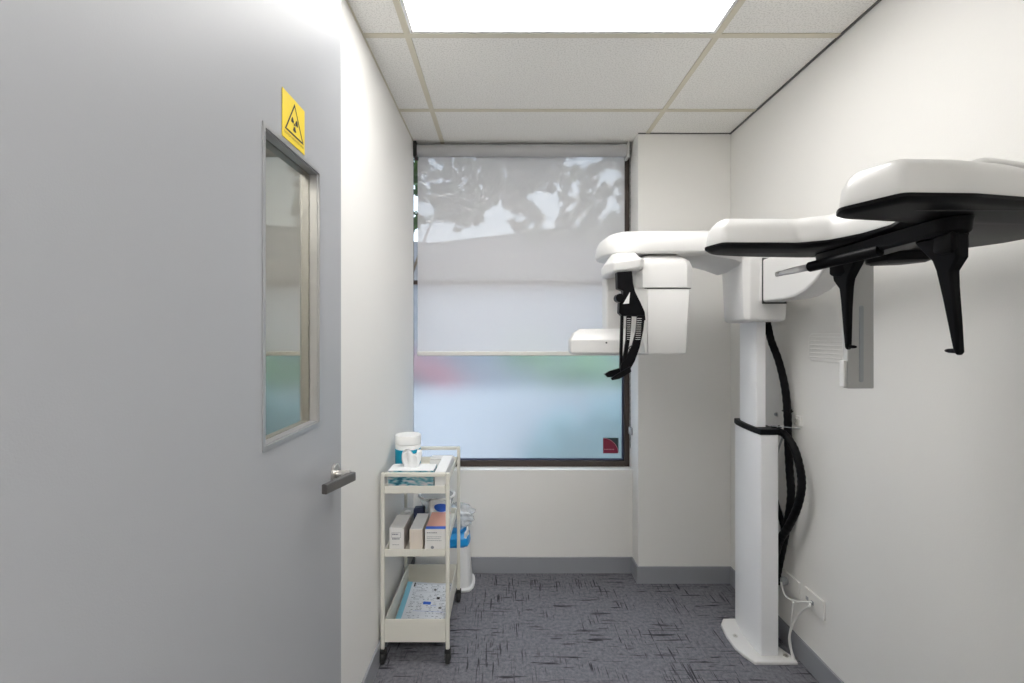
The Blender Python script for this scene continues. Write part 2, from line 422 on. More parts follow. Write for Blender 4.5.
frame_ring(fr, vY0+.004, vY1-.004, vZ0+.004, vZ1-.004, .0035, DX-.021, DX-.002)
link('vision_panel_frame', fr, M['frame_grey'], door)
link('vision_panel', bx(DX-.026, DX-.022, vY0+.001, vY1-.001, vZ0+.001, vZ1-.001), M['leadglass'], door)
# lever handle
hz, hy = 1.060, 1.250
hd = link('rose', cyl(nb(), (DX+.0005, hy, hz-.006), .026, .008, 32, 'x'), M['steel'], door, bevel=.001)
q = nb(); cyl(q, (DX+.008, hy, hz-.009), .011, .036, 20, 'x'); link('spindle', q, M['steel'], hd, smooth=False, bevel=.001)
q = nb(); loft(q, [(DX+.040, 1.262), (DX+.034, 1.250), (DX+.036, 1.225), (DX+.038, 1.10), (DX+.036, 1.075), (DX+.050, 1.072), (DX+.058, 1.258), (DX+.052, 1.266)], [(hz-.013, 0), (hz+.011, 0)])
for v in q.verts: v.co.z += (1.16-v.co.y)*.14-.003
link('lever', q, M['darksteel'], hd, bevel=.003)

# radiation sign on the door
sg = empty('warning_sign', (DX+.001, 1.0105, 1.855), 'yellow radiation warning sticker with black triangle on the open door', 'sign')
gy0, gy1, gz0, gz1 = .9575, 1.0635, 1.8535, 1.9555
link('backing', bx(DX+.0006, DX+.0016, gy0, gy1, gz0, gz1), M['yellow'], sg)
q = nb(); ya, yb, yc = gy0+.010, gy1-.006, (gy0+gy1)/2+.002
zb, zt = gz0+.020, gz1-.008
T0 = [(ya, zb), (yb, zb), (yc, zt)]
T0 = ccw(T0); T1 = offset_poly(T0, .0042)
a_ = [q.verts.new((DX+.0019, *p)) for p in T0]; b_ = [q.verts.new((DX+.0019, *p)) for p in T1]
for k in range(3): q.faces.new((a_[k-1], a_[k], b_[k], b_[k-1]))
link('triangle', q, M['ink'], sg)
q = nb(); cy_, cz_ = yc, zb+.027
for a0 in (30, 150, 270):
    A = [math.radians(a0-28+k*8) for k in range(8)]
    P = [(cy_+.0052*math.cos(a), cz_+.0052*math.sin(a)) for a in A] + [(cy_+.0165*math.cos(a), cz_+.0165*math.sin(a)) for a in reversed(A)]
    q.faces.new([q.verts.new((DX+.0019, *p)) for p in P])
q.faces.new([q.verts.new((DX+.0019, cy_+.003*math.cos(k*.5236), cz_+.003*math.sin(k*.5236))) for k in range(12)])
link('trefoil', q, M['ink'], sg)
def text(name, s, size, m, parent, matrix):
    cu = bpy.data.curves.new(name, 'FONT'); cu.body = s; cu.size = size; cu.align_x = 'CENTER'; cu.align_y = 'CENTER'
    to = bpy.data.objects.new(name, cu); C.objects.link(to)
    bpy.context.view_layer.update()
    me = bpy.data.meshes.new_from_object(to.evaluated_get(bpy.context.evaluated_depsgraph_get()))
    bpy.data.objects.remove(to)
    bm = nb(); bm.from_mesh(me); bm.transform(matrix)
    return link(name, bm, m, parent)
MX = lambda x, y, z: Matrix(((0,0,1,x),(1,0,0,y),(0,1,0,z),(0,0,0,1)))    # text facing +X, reading along +Y
text('lettering', 'CAUTION RADIATION AREA', .0072, M['ink'], sg, MX(DX+.0019, (gy0+gy1)/2, gz0+.013))

# ------------------------------------------------------------------ trolley
TX0, TX1, TY0, TY1, TH = -.541, -.241, 1.975, 2.455, .833
tr = empty('utility_trolley', (-.39, 2.215, 0), 'narrow cream steel trolley with three trays and black castors against the left wall', 'trolley')
def sqbar(bm, x0, x1, y0, y1, z0, z1): box(bm, x0, x1, y0, y1, z0, z1)
pw = .017
for y0, nm in ((TY0, 'front_frame'), (TY1-pw, 'rear_frame')):
    q = nb()
    box(q, TX0, TX0+pw, y0, y0+pw, .066, TH); box(q, TX1-pw, TX1, y0, y0+pw, .066, TH); box(q, TX0+pw, TX1-pw, y0, y0+pw, TH-pw, TH)
    link(nm, q, M['trolley'], tr, bevel=.004)
def tray(z0, z1):
    q = nb(); x0, x1, y0, y1, t = TX0+pw+.001, TX1-pw-.001, TY0+.002, TY1-.002, .0015
    box(q, x0, x1, y0, y1, z0, z0+t*2)
    lt = .004
    box(q, x0, x1, y0, y0+lt, z0+t*2, z1); box(q, x0, x1, y1-lt, y1, z0+t*2, z1)
    box(q, x0, x0+lt, y0+lt, y1-lt, z0+t*2, z1); box(q, x1-lt, x1, y0+lt, y1-lt, z0+t*2, z1)
    return link('tray', q, M['trolley'], tr, bevel=.001, seg=2)
tray(.744, .777); tray(.470, .502); tray(.098, .198)
for cx in (TX0+.0085, TX1-.0085):
    for cy in (TY0+.0085, TY1-.0085):
        q = nb(); box(q, cx-.013, cx+.013, cy-.012, cy+.012, .050, .066)
        box(q, cx-.013, cx-.010, cy-.014, cy+.018, .022, .050); box(q, cx+.010, cx+.013, cy-.014, cy+.018, .022, .050)
        c = link('castor', q, M['blackrubber'], tr, bevel=.002)
        link('wheel', cyl(nb(), (cx-.0095, cy+.004, .0245), .0245, .019, 28, 'x'), M['blackrubber'], c, bevel=.004)

# things on the top tray
Z1 = .7475
tb = empty('tissue_box', (-.425, 2.085, Z1), 'teal patterned tissue box with white tissue poking out on the top tray of the trolley', 'tissue box')
link('carton', bx(-.521, -.318, 2.022, 2.128, Z1, Z1+.082), M['boxpattern'], tb, bevel=.0015)
link('carton_top', bx(-.520, -.319, 2.023, 2.127, Z1+.0822, Z1+.0832), M['tissue'], tb)
q = nb(); N = 40; rings = []
for j in range(8):
    f = j/7; rr = []
    for k in range(N):
        a = 2*math.pi*k/N
        w = .030+.012*math.sin(f*2.2)-.004*f; dd = .008+.016*f
        wob = 1+(.10+.16*f)*math.sin(7*a+1.2*f)+.14*f*math.sin(13*a+1)
        rr.append(q.verts.new((-.428+w*wob*math.cos(a)*(1.0), 2.075+dd*wob*math.sin(a), Z1+.083+.068*f+(.012*f)*math.sin(3*a+1))))
    rings.append(rr)
for a, b_ in zip(rings, rings[1:]):
    for k in range(N): q.faces.new((a[k-1], a[k], b_[k], b_[k-1]))
q.faces.new(rings[-1])
link('tissue', q, M['tissue'], tb, smooth=True)
wt = empty('wipes_tub', (-.472, 2.215, Z1), 'round white wipes tub with teal label behind the tissue box', 'tub')
cw_ = (-.472, 2.215, Z1)
link('body', lathe(nb(), cw_, [(.052,0),(.058,.004),(.060,.01),(.0605,.155),(.058,.16)]), M['white'], wt, smooth=True)
# label wraps the tub
q = nb(); lathe(q, cw_, [(.0607,.062),(.0612,.0625),(.0612,.137),(.0607,.1375)])
link('wrap_label', q, M['teal'], wt, smooth=False)
link('lid', lathe(nb(), cw_, [(.060,.160),(.0625,.162),(.0625,.196),(.060,.202),(.05,.2035),(.049,.2015),(.02,.2015)]), M['white'], wt, bevel=.001)
def carton(name, label, x0, x1, y0, y1, z0, z1, ms, group=None, cat='box'):
    e = empty(name, ((x0+x1)/2, (y0+y1)/2, z0), label, cat, group)
    link('carton_body', bx(x0, x1, y0, y1, z0, z1), ms, e, bevel=.0015)
    return e
e = carton('glove_box', 'plain white carton on the top tray right of the tissue box', -.314, -.264, 2.03, 2.30, Z1, .822, M['cardwhite'])
link('lid_flap', bx(-.312, -.266, 2.032, 2.298, .8222, .8232), M['tissue'], e)
e = empty('soap_dish', (-.33, 2.38, Z1), 'small white lidded case at the back of the top tray', 'case')
link('case_body', bx(-.39, -.27, 2.35, 2.42, Z1, Z1+.038), M['white'], e, bevel=.006)
link('case_lid', bx(-.388, -.272, 2.352, 2.418, Z1+.0383, Z1+.047), M['cardwhite'], e, bevel=.004)

# middle tray
Z2 = .4735
def marks(bm, x0, z0, y, rows, seed, sz=.004):
    rnd = random.Random(seed)
    for r_, (dz, w, h) in enumerate(rows):
        x = x0
        while x < x0+w:
            l = rnd.uniform(.6, 1.8)*sz
            box(bm, x, min(x+l, x0+w), y-.0006, y-.0001, z0+dz, z0+dz+h); x += l+sz*.35
e = carton('carton', 'pale grey carton with printed label on the middle tray nearest the wall', -.513, -.449, 2.018, 2.165, Z2, .578, M['cardwhite'], 'small cartons on the middle tray')
link('carton_side', bx(-.4488, -.4478, 2.020, 2.163, Z2+.001, .576), M['cardside'], e)
q = nb(); marks(q, -.500, .502, 2.018, [(.0, .030, .002), (.024, .032, .006), (.044, .026, .006)], 1)
fr_ = [(-.503, -.463, .556, .557), (-.503, -.463, .534, .535), (-.503, -.502, .534, .557), (-.464, -.463, .534, .557)]
link('lettering', q, M['printgrey'], e)
q = nb()
for a in fr_: box(q, a[0], a[1], 2.0172, 2.0179, a[2], a[3])
link('printed_frame', q, M['printgrey'], e)
e = carton('carton', 'plain beige carton in the middle of the row on the middle tray', -.424, -.366, 2.018, 2.20, Z2, .570, M['cardbeige'], 'small cartons on the middle tray')
link('lid_flap', bx(-.423, -.367, 2.019, 2.199, .5702, .5708), M['cardwhite'], e)
e = carton('carton', 'carton with pink and blue top at the right of the middle tray', -.355, -.264, 2.018, 2.21, Z2, .572, M['cardwhite'], 'small cartons on the middle tray')
o = link('lid_flap', bx(-.354, -.265, 2.045, 2.209, .5722, .5732), M['pink'], e); o['label'] = 'pink top'
link('blue_stripe', bx(-.354, -.265, 2.019, 2.045, .5722, .5732), M['blue'], e)
q = nb(); marks(q, -.347, .482, 2.018, [(.072, .045, .004), (.055, .065, .002), (.047, .06, .002), (.038, .065, .002)], 2); link('lettering', q, M['printgrey'], e)
link('printed_mark', cyl(nb(), (-.322, 2.0173, .491), .007, .0006, 16, 'y'), M['printgrey'], e)
e = empty('charger', (-.49, 2.26, Z2), 'flat pale grey plastic case behind the grey carton on the middle tray', 'case')
link('case_body', bx(-.518, -.455, 2.19, 2.32, Z2, .555), M['plastic_grey'], e, bevel=.008)
link('button', lathe(nb(), (-.482, 2.25, .555), [(.016,0),(.016,.006),(.010,.010)]), M['white'], e, smooth=True)
e = empty('block_case', (-.42, 2.26, Z2), 'dark navy case standing behind the beige carton on the middle tray', 'case')
link('case_body', loft(nb(), [(-.448, 2.225), (-.398, 2.235), (-.398, 2.275), (-.448, 2.265)], [(Z2, 0), (.578, 0), (.584, .004)]), M['navy'], e, bevel=.003)
e = empty('wipes_packet', (-.32, 2.26, Z2), 'white soft packet with blue oval leaning behind the pink topped carton', 'packet')
q = nb(); N = 10
rows = []
for sgn in (-1, 1):
    g = []
    for j in range(N+1):
        for i_ in range(N+1):
            u, v = i_/N, j/N
            puff = .016*(math.sin(math.pi*u)*math.sin(math.pi*v))**.5*sgn
            g.append(q.verts.new((-.379+.112*u, 2.236+.018*v+puff*.9, Z2+.001+.142*v+.006*math.sin(7*u)*v)))
    for j in range(N):
        for i_ in range(N):
            a = j*(N+1)+i_; q.faces.new((g[a], g[a+1], g[a+N+2], g[a+N+1]))
bmesh.ops.remove_doubles(q, verts=q.verts, dist=1e-4)
link('pouch', q, M['tissue'], e, smooth=True)
q = nb(); q.faces.new([q.verts.new((-.312+.036*math.cos(a), 2.2232+.012*((abs(math.cos(a)))**2), .588+.020*math.sin(a))) for a in [k*math.pi/12 for k in range(24)]])
loft_ = link('oval_print', q, M['blue'], e)
md = loft_.modifiers.new('s', 'SOLIDIFY'); md.thickness = .001
# clear round tub
e = empty('plastic_tub', (-.345, 2.36, Z2), 'clear round plastic tub at the back of the middle tray', 'tub')
cc = (-.352, 2.352, Z2)
link('tub_wall', lathe(nb(), cc, [(.048,0),(.052,.004),(.090,.135),(.088,.135),(.050,.006)]), M['bag'], e, smooth=True)
link('rim', tube(nb(), [(cc[0]+.090*math.cos(k*math.pi/20), cc[1]+.090*math.sin(k*math.pi/20), Z2+.137) for k in range(40)], .006, 8, closed=True), M['white'], e, smooth=True)

# leaflets on the bottom tray
e = empty('printed_leaflet', (-.39, 2.2, .102), 'printed instruction sheet with light blue edge lying in the bottom tray', 'leaflet')
def sheet_pt(u, v):   # u across, v from front to back
    x = -.512+.235*u+.004*v; y = 2.035+.345*v
    return (x, y, .104+.034*v*v+.005*math.sin(3*u+2*v))
def sheet(bm, u0, u1, v0, v1, lift, mi=0, n=8):
    g = [[bm.verts.new(Vector(sheet_pt(u0+(u1-u0)*i/n, v0+(v1-v0)*j/n))+Vector((0,0,lift))) for i in range(n+1)] for j in range(n+1)]
    for j in range(n):
        for i in range(n): bm.faces.new((g[j][i], g[j][i+1], g[j+1][i+1], g[j+1][i])).material_index = mi
q = nb(); sheet(q, 0, 1, 0, 1, 0, 0, 16); o = link('sheet', q, M['paper'], e, smooth=True)
md = o.modifiers.new('s', 'SOLIDIFY'); md.thickness = .0006; md.offset = -1
q = nb(); sheet(q, .0, .11, 0, 1, .0008, 0, 12); link('blue_edge', q, M['skyblue'], e)
q = nb(); rnd = random.Random(4)
for r_ in range(30):
    v = .05+r_*.031; u = .17+.02*rnd.random()
    if r_ in (9, 18, 24): continue
    while u < .96:
        l = rnd.uniform(.015, .05)
        if rnd.random() < .62 and not (.44 < u < .52) and not (.72 < u < .77): sheet(q, u, min(u+l, .97), v, v+.010, .001, 0, 1)
        u += l+.010
for v in (.33, .62, .80): sheet(q, .16, .97, v, v+.003, .001, 0, 1)
link('lettering', q, M['printgrey'], e)
for u, v, w, h in ((.18,.06,.09,.03),(.33,.08,.05,.035),(.62,.84,.05,.03),(.72,.66,.06,.05),(.90,.74,.06,.02),(.80,.47,.06,.03),(.16,.90,.03,.08)):
    q = nb(); sheet(q, u, u+w, v, v+h, .0014, 0, 2); link('pictogram', q, M['ink'], e)
for a in ((.46,.62,.54,.60), (.64,.75,.52,.526), (.3,.92,.40,.404)):
    q = nb(); sheet(q, *a, .0014, 0, 2); link('blue_pictogram', q, M['blue'], e)

# bin behind the trolley
e = empty('waste_bin', (-.34, 2.60, 0), 'white plastic bin with bright blue lid on the carpet behind the trolley', 'bin')
P = chaikin([(-.515, 2.525), (-.215, 2.525), (-.178, 2.56), (-.178, 2.69), (-.215, 2.722), (-.515, 2.722), (-.53, 2.69), (-.53, 2.55)], 2)
link('body', loft(nb(), P, [(0, .0), (.006, -.005), (.014, -.004), (.02, .010), (.20, .026), (.235, .032)]), M['binwhite'], e, bevel=.002)
link('lid', loft(nb(), P, [(.236, .030), (.25, .022), (.285, .026), (.305, .045), (.312, .07)]), M['brightblue'], e, bevel=.003)
q = nb(); loft(q, [(-.235, 2.56), (-.215, 2.56), (-.203, 2.62), (-.215, 2.69), (-.235, 2.69), (-.225, 2.62)], [(.20, .0), (.27, .001), (.318, .004)])
o = link('lid_hinge', q, M['binwhite'], e, bevel=.004); 
e = empty('plastic_bag', (-.25, 2.60, .32), 'crumpled clear plastic bag lying on top of the bin', 'bag')
q = nb(); bmesh.ops.create_icosphere(q, subdivisions=4, radius=1)
for v in q.verts:
    c = v.co.copy(); w = 1+.16*math.sin(7*c.x+3*c.z)*math.sin(6*c.y)+.10*math.sin(13*c.z+5*c.x)+.05*math.sin(23*c.y+9*c.z)
    v.co = Vector((-.268+.085*c.x*w, 2.625+.07*c.y*w, .395+.066*c.z*w))
link('film', q, M['bag'], e, smooth=True)

# ------------------------------------------------------------------ X-ray machine
XM = empty('panoramic_xray_machine', (1.15, 2.12, 0), 'tall white dental x-ray machine on a floor column by the right wall', 'x-ray machine')
PL = M['plastic']
bp_ = chaikin([(1.092,2.28),(1.06,2.235),(1.046,2.15),(1.046,2.07),(1.062,2.02)], 0) + [(1.086,1.975),(1.272,1.975),(1.276,2.000),(1.24,2.10),(1.24,2.285)]
link('base_plate', loft(nb(), bp_, [(0,0),(.010,0),(.014,.004)]), PL, XM, bevel=.002)
for x, y in ((1.085, 2.145), (1.243, 2.013)):
    q = nb(); cyl(q, (x, y, .014), .011, .003, 20); cyl(q, (x, y, .017), .006, .005, 6); link('bolt', q, M['steel'], XM, bevel=.0008)
low = [(1.211, 2.012), (1.211, 2.285), (1.155, 2.285), (1.140, 2.24), (1.130, 2.16), (1.127, 2.06), (1.131, 2.012)]
link('lower_column', loft(nb(), low, [(.012,0),(.993,0)]), M['powder'], XM, bevel=.006)
upc = [(1.184, 2.065), (1.184, 2.26), (1.166, 2.26), (1.152, 2.22), (1.142, 2.14), (1.139, 2.08), (1.141, 2.065)]
link('upper_column', loft(nb(), upc, [(.992,0),(1.56,0)]), M['powder'], XM, bevel=.004)
band = offset_poly(ccw(low), -.004)
link('column_collar', loft(nb(), band, [(.991,.002),(.994,0),(1.012,0),(1.016,.003)]), M['black'], XM, bevel=.002)
# carriage on top of the column
car = [(1.035, 1.985), (1.06, 1.965), (1.222, 1.965), (1.232, 1.985), (1.232, 2.30), (1.10, 2.30), (1.065, 2.20), (1.04, 2.07)]
car = ccw(car)
carb = nb(); loft(carb, car, [(1.492,.022),(1.500,.010),(1.52,.007),(1.79,-.004),(1.84,.0)])
link('carriage', carb, PL, XM, bevel=.008)
# slanted neck under the carrier arm, running into the carriage
q = nb()
secs = [(.78, 2.06, 2.24, 1.786), (.90, 2.01, 2.28, 1.775), (1.00, 1.99, 2.30, 1.752), (1.06, 1.985, 2.30, 1.73)]
rings = [[q.verts.new(p) for p in ((x, a, 1.80), (x, a, z+.012), (x, a+.03, z), (x, b-.03, z), (x, b, z+.012), (x, b, 1.80))] for x, a, b, z in secs]
for r0, r1 in zip(rings, rings[1:]):
    for k in range(6): q.faces.new((r0[k-1], r0[k], r1[k], r1[k-1]))
q.faces.new(rings[0]); q.faces.new(rings[-1])
link('arm_neck', q, PL, XM, bevel=.008)
# carrier arm (upper slab)
sl = [(.47, 2.00), (.53, 1.965), (.70, 1.955), (1.22, 1.955), (1.232, 1.98), (1.232, 2.29), (1.20, 2.305), (.62, 2.305), (.50, 2.29), (.44, 2.235), (.432, 2.15), (.440, 2.06)]
sl = chaikin(ccw(sl), 2)
link('carrier_arm', loft(nb(), sl, [(1.788,.012),(1.795,.003),(1.812,0),(1.845,.004),(1.870,.016),(1.888,.04),(1.898,.075),(1.903,.12)]), PL, XM, smooth=True, bevel=.001)
# rotating unit: head block with two ends
RU = link('rotating_unit', loft(nb(), [(.590, 1.948), (.780, 1.948), (.812, 1.975), (.822, 2.14), (.80, 2.22), (.62, 2.22), (.575, 2.16), (.560, 2.05), (.570, 1.975)],
     [(1.636,.0),(1.73,.0),(1.755,.010),(1.772,.035),(1.787,.06)]), PL, XM, bevel=.007)
# angular hood on the left of the unit, carries the head support
q = nb(); loft(q, [(.432, 1.985), (.455, 1.915), (.570, 1.905), (.592, 1.935), (.60, 2.15), (.50, 2.19), (.45, 2.14)], [(1.688,.018),(1.698,.004),(1.735,.0),(1.765,.018),(1.785,.035)])
for v in q.verts:          # its lower edge climbs to the right
    v.co.z += (v.co.x-.43)*.13 if v.co.z < 1.74 else 0
link('hood', q, PL, RU, bevel=.006)
# detector box: front panel hanging under the right end
q = nb(); loft(q, [(.612, 1.952), (.792, 1.952), (.802, 1.97), (.802, 2.10), (.612, 2.10)], [(1.350,.004),(1.358,0),(1.628,0),(1.632,.002)])
for v in q.verts:
    t_ = (1.63-v.co.z)/.28
    if v.co.x > .7: v.co.x -= .016*max(0, t_)**1.5
link('detector_cover', q, M['plastic'], RU, bevel=.004)
q = nb(); loft(q, [(.556, 1.98), (.611, 1.952), (.611, 2.15), (.56, 2.15)], [(1.352,[(.604,1.958),(.611,1.954),(.611,2.10),(.604,2.10)]),(1.42,[(.592,1.962),(.611,1.954),(.611,2.11),(.592,2.11)]),(1.53,[(.572,1.972),(.611,1.954),(.611,2.13),(.572,2.13)]),(1.64,[(.552,1.98),(.611,1.952),(.611,2.15),(.556,2.15)])])
link('detector_side', q, M['plastic'], RU, bevel=.003)
link('seam', bx(.60, .7985, 1.9515, 2.10, 1.6326, 1.6352), M['seam'], RU)
# left column of the C and the tube head below it
q = nb(); loft(q, [(.472, 2.12), (.60, 2.12), (.62, 2.23), (.60, 2.30), (.49, 2.30)], [(1.42,0),(1.72,0)])
link('c_arm', q, PL, RU, bevel=.010)
q = nb(); loft(q, [(.300, 2.10), (.395, 2.055), (.65, 2.06), (.68, 2.10), (.68, 2.24), (.40, 2.26), (.305, 2.20)], [(1.342,.012),(1.350,.002),(1.408,.0),(1.440,.018),(1.462,.05)])
th = link('tube_head', q, PL, RU, bevel=.007)
link('screw', cyl(nb(), (.458, 2.053, 1.398), .004, .004, 12, 'y'), M['seam'], th)
# black head support with ruler fork
def P3(px, py, Y): return ((px-505)/F*Y, CAMZ-(py-335)/F*Y)
def slabxz(name, pts, y0, y1, m, parent, bevel=.003, lean=0.0):
    Q = [P3(a, b, (y0+y1)/2) for a, b in pts]
    q = nb(); loft(q, Q, [(y0,0),(y1,0)], 'y')
    return link(name, q, m, parent, bevel=bevel)
HS = slabxz('head_support', [(616,272.5),(631,271.5),(632,284),(634,292),(638.5,301),(643.5,312),(644.5,320.5),(641.5,320.5),(637,316.5),(621,316),(618,313),(618.5,303),(622,300.5),(622,291),(616.5,289)], 1.875, 1.915, M['black'], XM, .004)
slabxz('label_plate', [(630,292),(624,302.5),(623,304),(629,303.5)], 1.871, 1.8745, M['white'], HS, .0005)
q = nb(); a_, b_ = P3(620.0, 298.0, 1.87); cyl(q, (a_-.002, 1.858, b_), .0175, .045, 24, 'y'); link('adjusting_knob', q, M['black'], HS, bevel=.003)
# fork: side strut, two ruled prongs that join and end in two blades
slabxz('strut', [(620.6,315.5),(623.4,315.5),(622.2,356),(622.4,371),(619.6,369),(619.6,350)], 1.878, 1.892, M['black'], HS, .001)
FK = slabxz('fork', [(637,315.5),(644.6,315.5),(643,330),(639.5,347),(634.5,361),(630,369),(624.5,373),(620.5,371.5),(620.5,366),(623,360),(627.5,354),(632,345),(635.6,331)], 1.870, 1.884, M['black'], HS, .002)
slabxz('prong', [(626.5,315.5),(631.5,315.5),(630.2,335),(628,350),(626.5,358),(622.5,362),(625.6,340)], 1.868, 1.882, M['black'], HS, .0015)
for pts in (((604.0,374),(609,371),(618,368.5),(624,366.5),(627,370),(618,376.5),(607,377.2)), ((610.8,378.2),(616,374.6),(622,371),(630,366.5),(631,371.5),(625,375.5),(619,378.8),(612,380.2))):
    slabxz('chin_blade', pts, 1.855 if pts[0][0] > 608 else 1.885, 1.868 if pts[0][0] > 608 else 1.900, M['black'], HS, .001)
for xs, ym in (((627.0, 630.6, 0), 1.8672), ((636.9, 641.8, .12), 1.8690)):
    q = nb()
    for i_ in range(12):
        yy = 318.5+i_*1.9
        a0, z0_ = P3(xs[0]-xs[2]*i_, yy, 1.868); a1, _ = P3(xs[1]-xs[2]*i_, yy, 1.868)
        box(q, a0, a1, ym, ym+.0009, z0_-.0007, z0_+.0007)
    link('ruler_marks', q, M['white'], HS)
q = nb(); a_, b_ = P3(631.5, 348.5, 1.873); tube(q, [(a_+.010*math.cos(k*math.pi/8), 1.873, b_+.010*math.sin(k*math.pi/8)) for k in range(16)], .0016, 6, closed=True); link('ring_catch', q, M['black'], HS)

# arm from the carriage to the cephalometric head
q = nb()
AP = [(1.99, 1.572), (1.93, 1.573), (1.80, 1.574), (1.73, 1.580), (1.67, 1.596), (1.62, 1.622), (1.575, 1.655), (1.53, 1.685), (1.40, 1.705), (1.15, 1.705), (1.10, 1.715), (1.10, 1.745), (1.15, 1.757), (1.99, 1.757)]
loft(q, AP, [(1.100,.006),(1.106,0),(1.19,0),(1.198,.006)], 'x')
CA = link('side_arm', q, PL, XM, bevel=.005)
q = nb(); loft(q, [(1.938,1.566),(1.943,1.566),(1.943,1.762),(1.938,1.762)], [(1.097,0),(1.200,0)], 'x'); link('joint_gap', q, M['seam'], CA)
# horseshoe head
HP = [(.626,.716),(.74,.720),(.853,.742),(.98,.79),(1.09,.87),(1.147,.96),(1.15,1.04),(1.11,1.14),(1.04,1.195),(.93,1.232),(.80,1.246),(.65,1.232),(.545,1.207),(.511,1.160),(.527,1.100),(.71,1.104),(.765,1.07),(.787,1.0),(.785,.92),(.755,.860),(.61,.834),(.590,.80)]
HP = ccw(HP)
def corner(P, r=.012):
    out = []; n = len(P)
    for i in range(n):
        a, b, c = Vector(P[i-1]), Vector(P[i]), Vector(P[(i+1) % n])
        ra = min(r, (a-b).length*.45); rc = min(r, (c-b).length*.45)
        p0 = b+(a-b).normalized()*ra; p2 = b+(c-b).normalized()*rc
        for t in (0, .33, .67, 1): out.append(tuple(p0*(1-t)**2+b*2*t*(1-t)+p2*t*t))
    return out
HPs = corner(HP)
CH = link('ceph_head_shell', loft(nb(), HPs, [(h_, corner(offset_poly(HP, d_), r_)) for h_, d_, r_ in ((1.657,.001,.012),(1.662,0,.012),(1.692,.004,.013),(1.706,.011,.013),(1.717,.021,.013),(1.722,.029,.012))]), PL, XM, smooth=True, bevel=.0008)
CROWN = [(.815,.775),(.92,.80),(1.02,.85),(1.09,.93),(1.105,1.02),(1.07,1.10),(1.00,1.16),(.90,1.195),(.825,1.20),(.815,1.0)]
link('crown', loft(nb(), corner(ccw(CROWN), .03), [(1.720,-.012),(1.732,-.004),(1.741,.008),(1.747,.03)]), PL, CH, smooth=True)
US = link('ceph_underside', loft(nb(), HPs, [(h_, corner(offset_poly(HP, d_))) for h_, d_ in ((1.6428,.012),(1.6455,.004),(1.650,-.0035),(1.6568,-.0035))]), M['blackgloss'], XM, smooth=False, bevel=.0008)
# grooves
link('groove', bx(.69, 1.00, .762, .767, 1.6418, 1.6427), M['seam'], US); link('groove', bx(.58, .74, 1.150, 1.154, 1.6418, 1.6427), M['seam'], US)
# rotating ear-rod carrier bar
q = nb(); RB = [(.776,.812),(.788,.795),(.812,.790),(.828,.802),(.835,.83),(.842,.90),(.850,.98),(.862,1.06),(.874,1.15),(.866,1.19),(.84,1.204),(.812,1.195),(.806,1.14),(.80,1.05),(.79,.95),(.782,.87)]
loft(q, corner(ccw(RB)), [(1.612,.006),(1.618,.001),(1.632,0),(1.642,-.002)])
CB = link('ear_rod_carrier', q, M['rodblack'], XM, smooth=False, bevel=.002)
def ear_rod(xc, near):
    e = bpy.data.objects.new('ear_rod', None); C.objects.link(e); e.parent = XM; e.location = Vector((xc, .98, 1.6)) - XM.location
    s = 1 if near else -1
    yc = .978
    def Y(d): return yc - s*d                   # d: distance outwards from the centre line
    blade = [(Y(.096),1.612),(Y(.104),1.600),(Y(.114),1.588),(Y(.128),1.570),(Y(.133),1.552),(Y(.139),1.50),(Y(.147),1.44),(Y(.152),1.402),(Y(.157),1.396),(Y(.162),1.402),(Y(.163),1.45),(Y(.162),1.52),(Y(.162),1.548),(Y(.178),1.570),(Y(.180),1.612)]
    q = nb(); loft(q, blade, [(xc-.007,.003),(xc-.005,0),(xc+.005,0),(xc+.007,.003)], 'x')
    for v in q.verts: v.co.x = xc+(v.co.x-xc)*(1+.8*max(0, (v.co.z-1.50)/.1))+(1.58-v.co.z)*.075
    o = link('blade', q, M['rodblack'], XM); o.parent = e; o.location = Vector((0,0,0)) 
    for v in o.data.vertices: v.co += XM.location; v.co -= Vector((xc,.98,1.6))
    for p in o.data.polygons: p.use_smooth = True
    md = o.modifiers.new('b', 'BEVEL'); md.width = .002; md.segments = 2; md.limit_method = 'ANGLE'; md.harden_normals = True
    q = nb(); loft(q, [(xc-.020, Y(.178)), (xc+.012, Y(.178)), (xc+.012, Y(.130)), (xc-.006, Y(.120)), (xc-.020, Y(.150))], [(1.578,.008),(1.586,0),(1.616,0)])
    o2 = link('mount', q, M['rodblack'], None, bevel=.003)
    o2.parent = e
    for v in o2.data.vertices: v.co -= Vector((xc,.98,1.6))
    q = nb(); yy = [Y(.160), Y(.150), Y(.138), Y(.132)]
    tube(q, [(xc+.0135, y, 1.404) for y in yy], [.006, .0045, .004, .0025], 14)
    o3 = link('ear_plug', q, M['rodblack'], None, smooth=True); o3.parent = e
    for v in o3.data.vertices: v.co -= Vector((xc,.98,1.6))
    return e
ear_rod(.806, True); ear_rod(.843, False)
# nasion rod: black holder, clear tip
q = nb(); tube(q, [(.80,.97,1.613), (.775,1.06,1.607), (.752,1.125,1.601)], .0125, 14); NR = link('nasion_rod', q, M['rodblack'], XM, bevel=.002)
link('clear_tip', tube(nb(), [(.752,1.125,1.601), (.738,1.165,1.598), (.722,1.205,1.594)], [.0085,.0085,.006], 12), M['clear'], NR, smooth=True)
q = nb(); a = Vector((.7245,1.199,1.5945)); tube(q, [a, a+Vector((-.0035,.009,-.0008))], .0065, 12); link('tip_collar', q, M['plastic_grey'], NR)
# small black pod under the far side
q = nb(); loft(q, corner(ccw([(.955,1.14),(1.06,1.12),(1.085,1.15),(1.05,1.215),(.97,1.235),(.945,1.20)])), [(1.617,.018),(1.622,.006),(1.643,0)]); link('sensor_pod', q, M['black'], XM, bevel=.002)
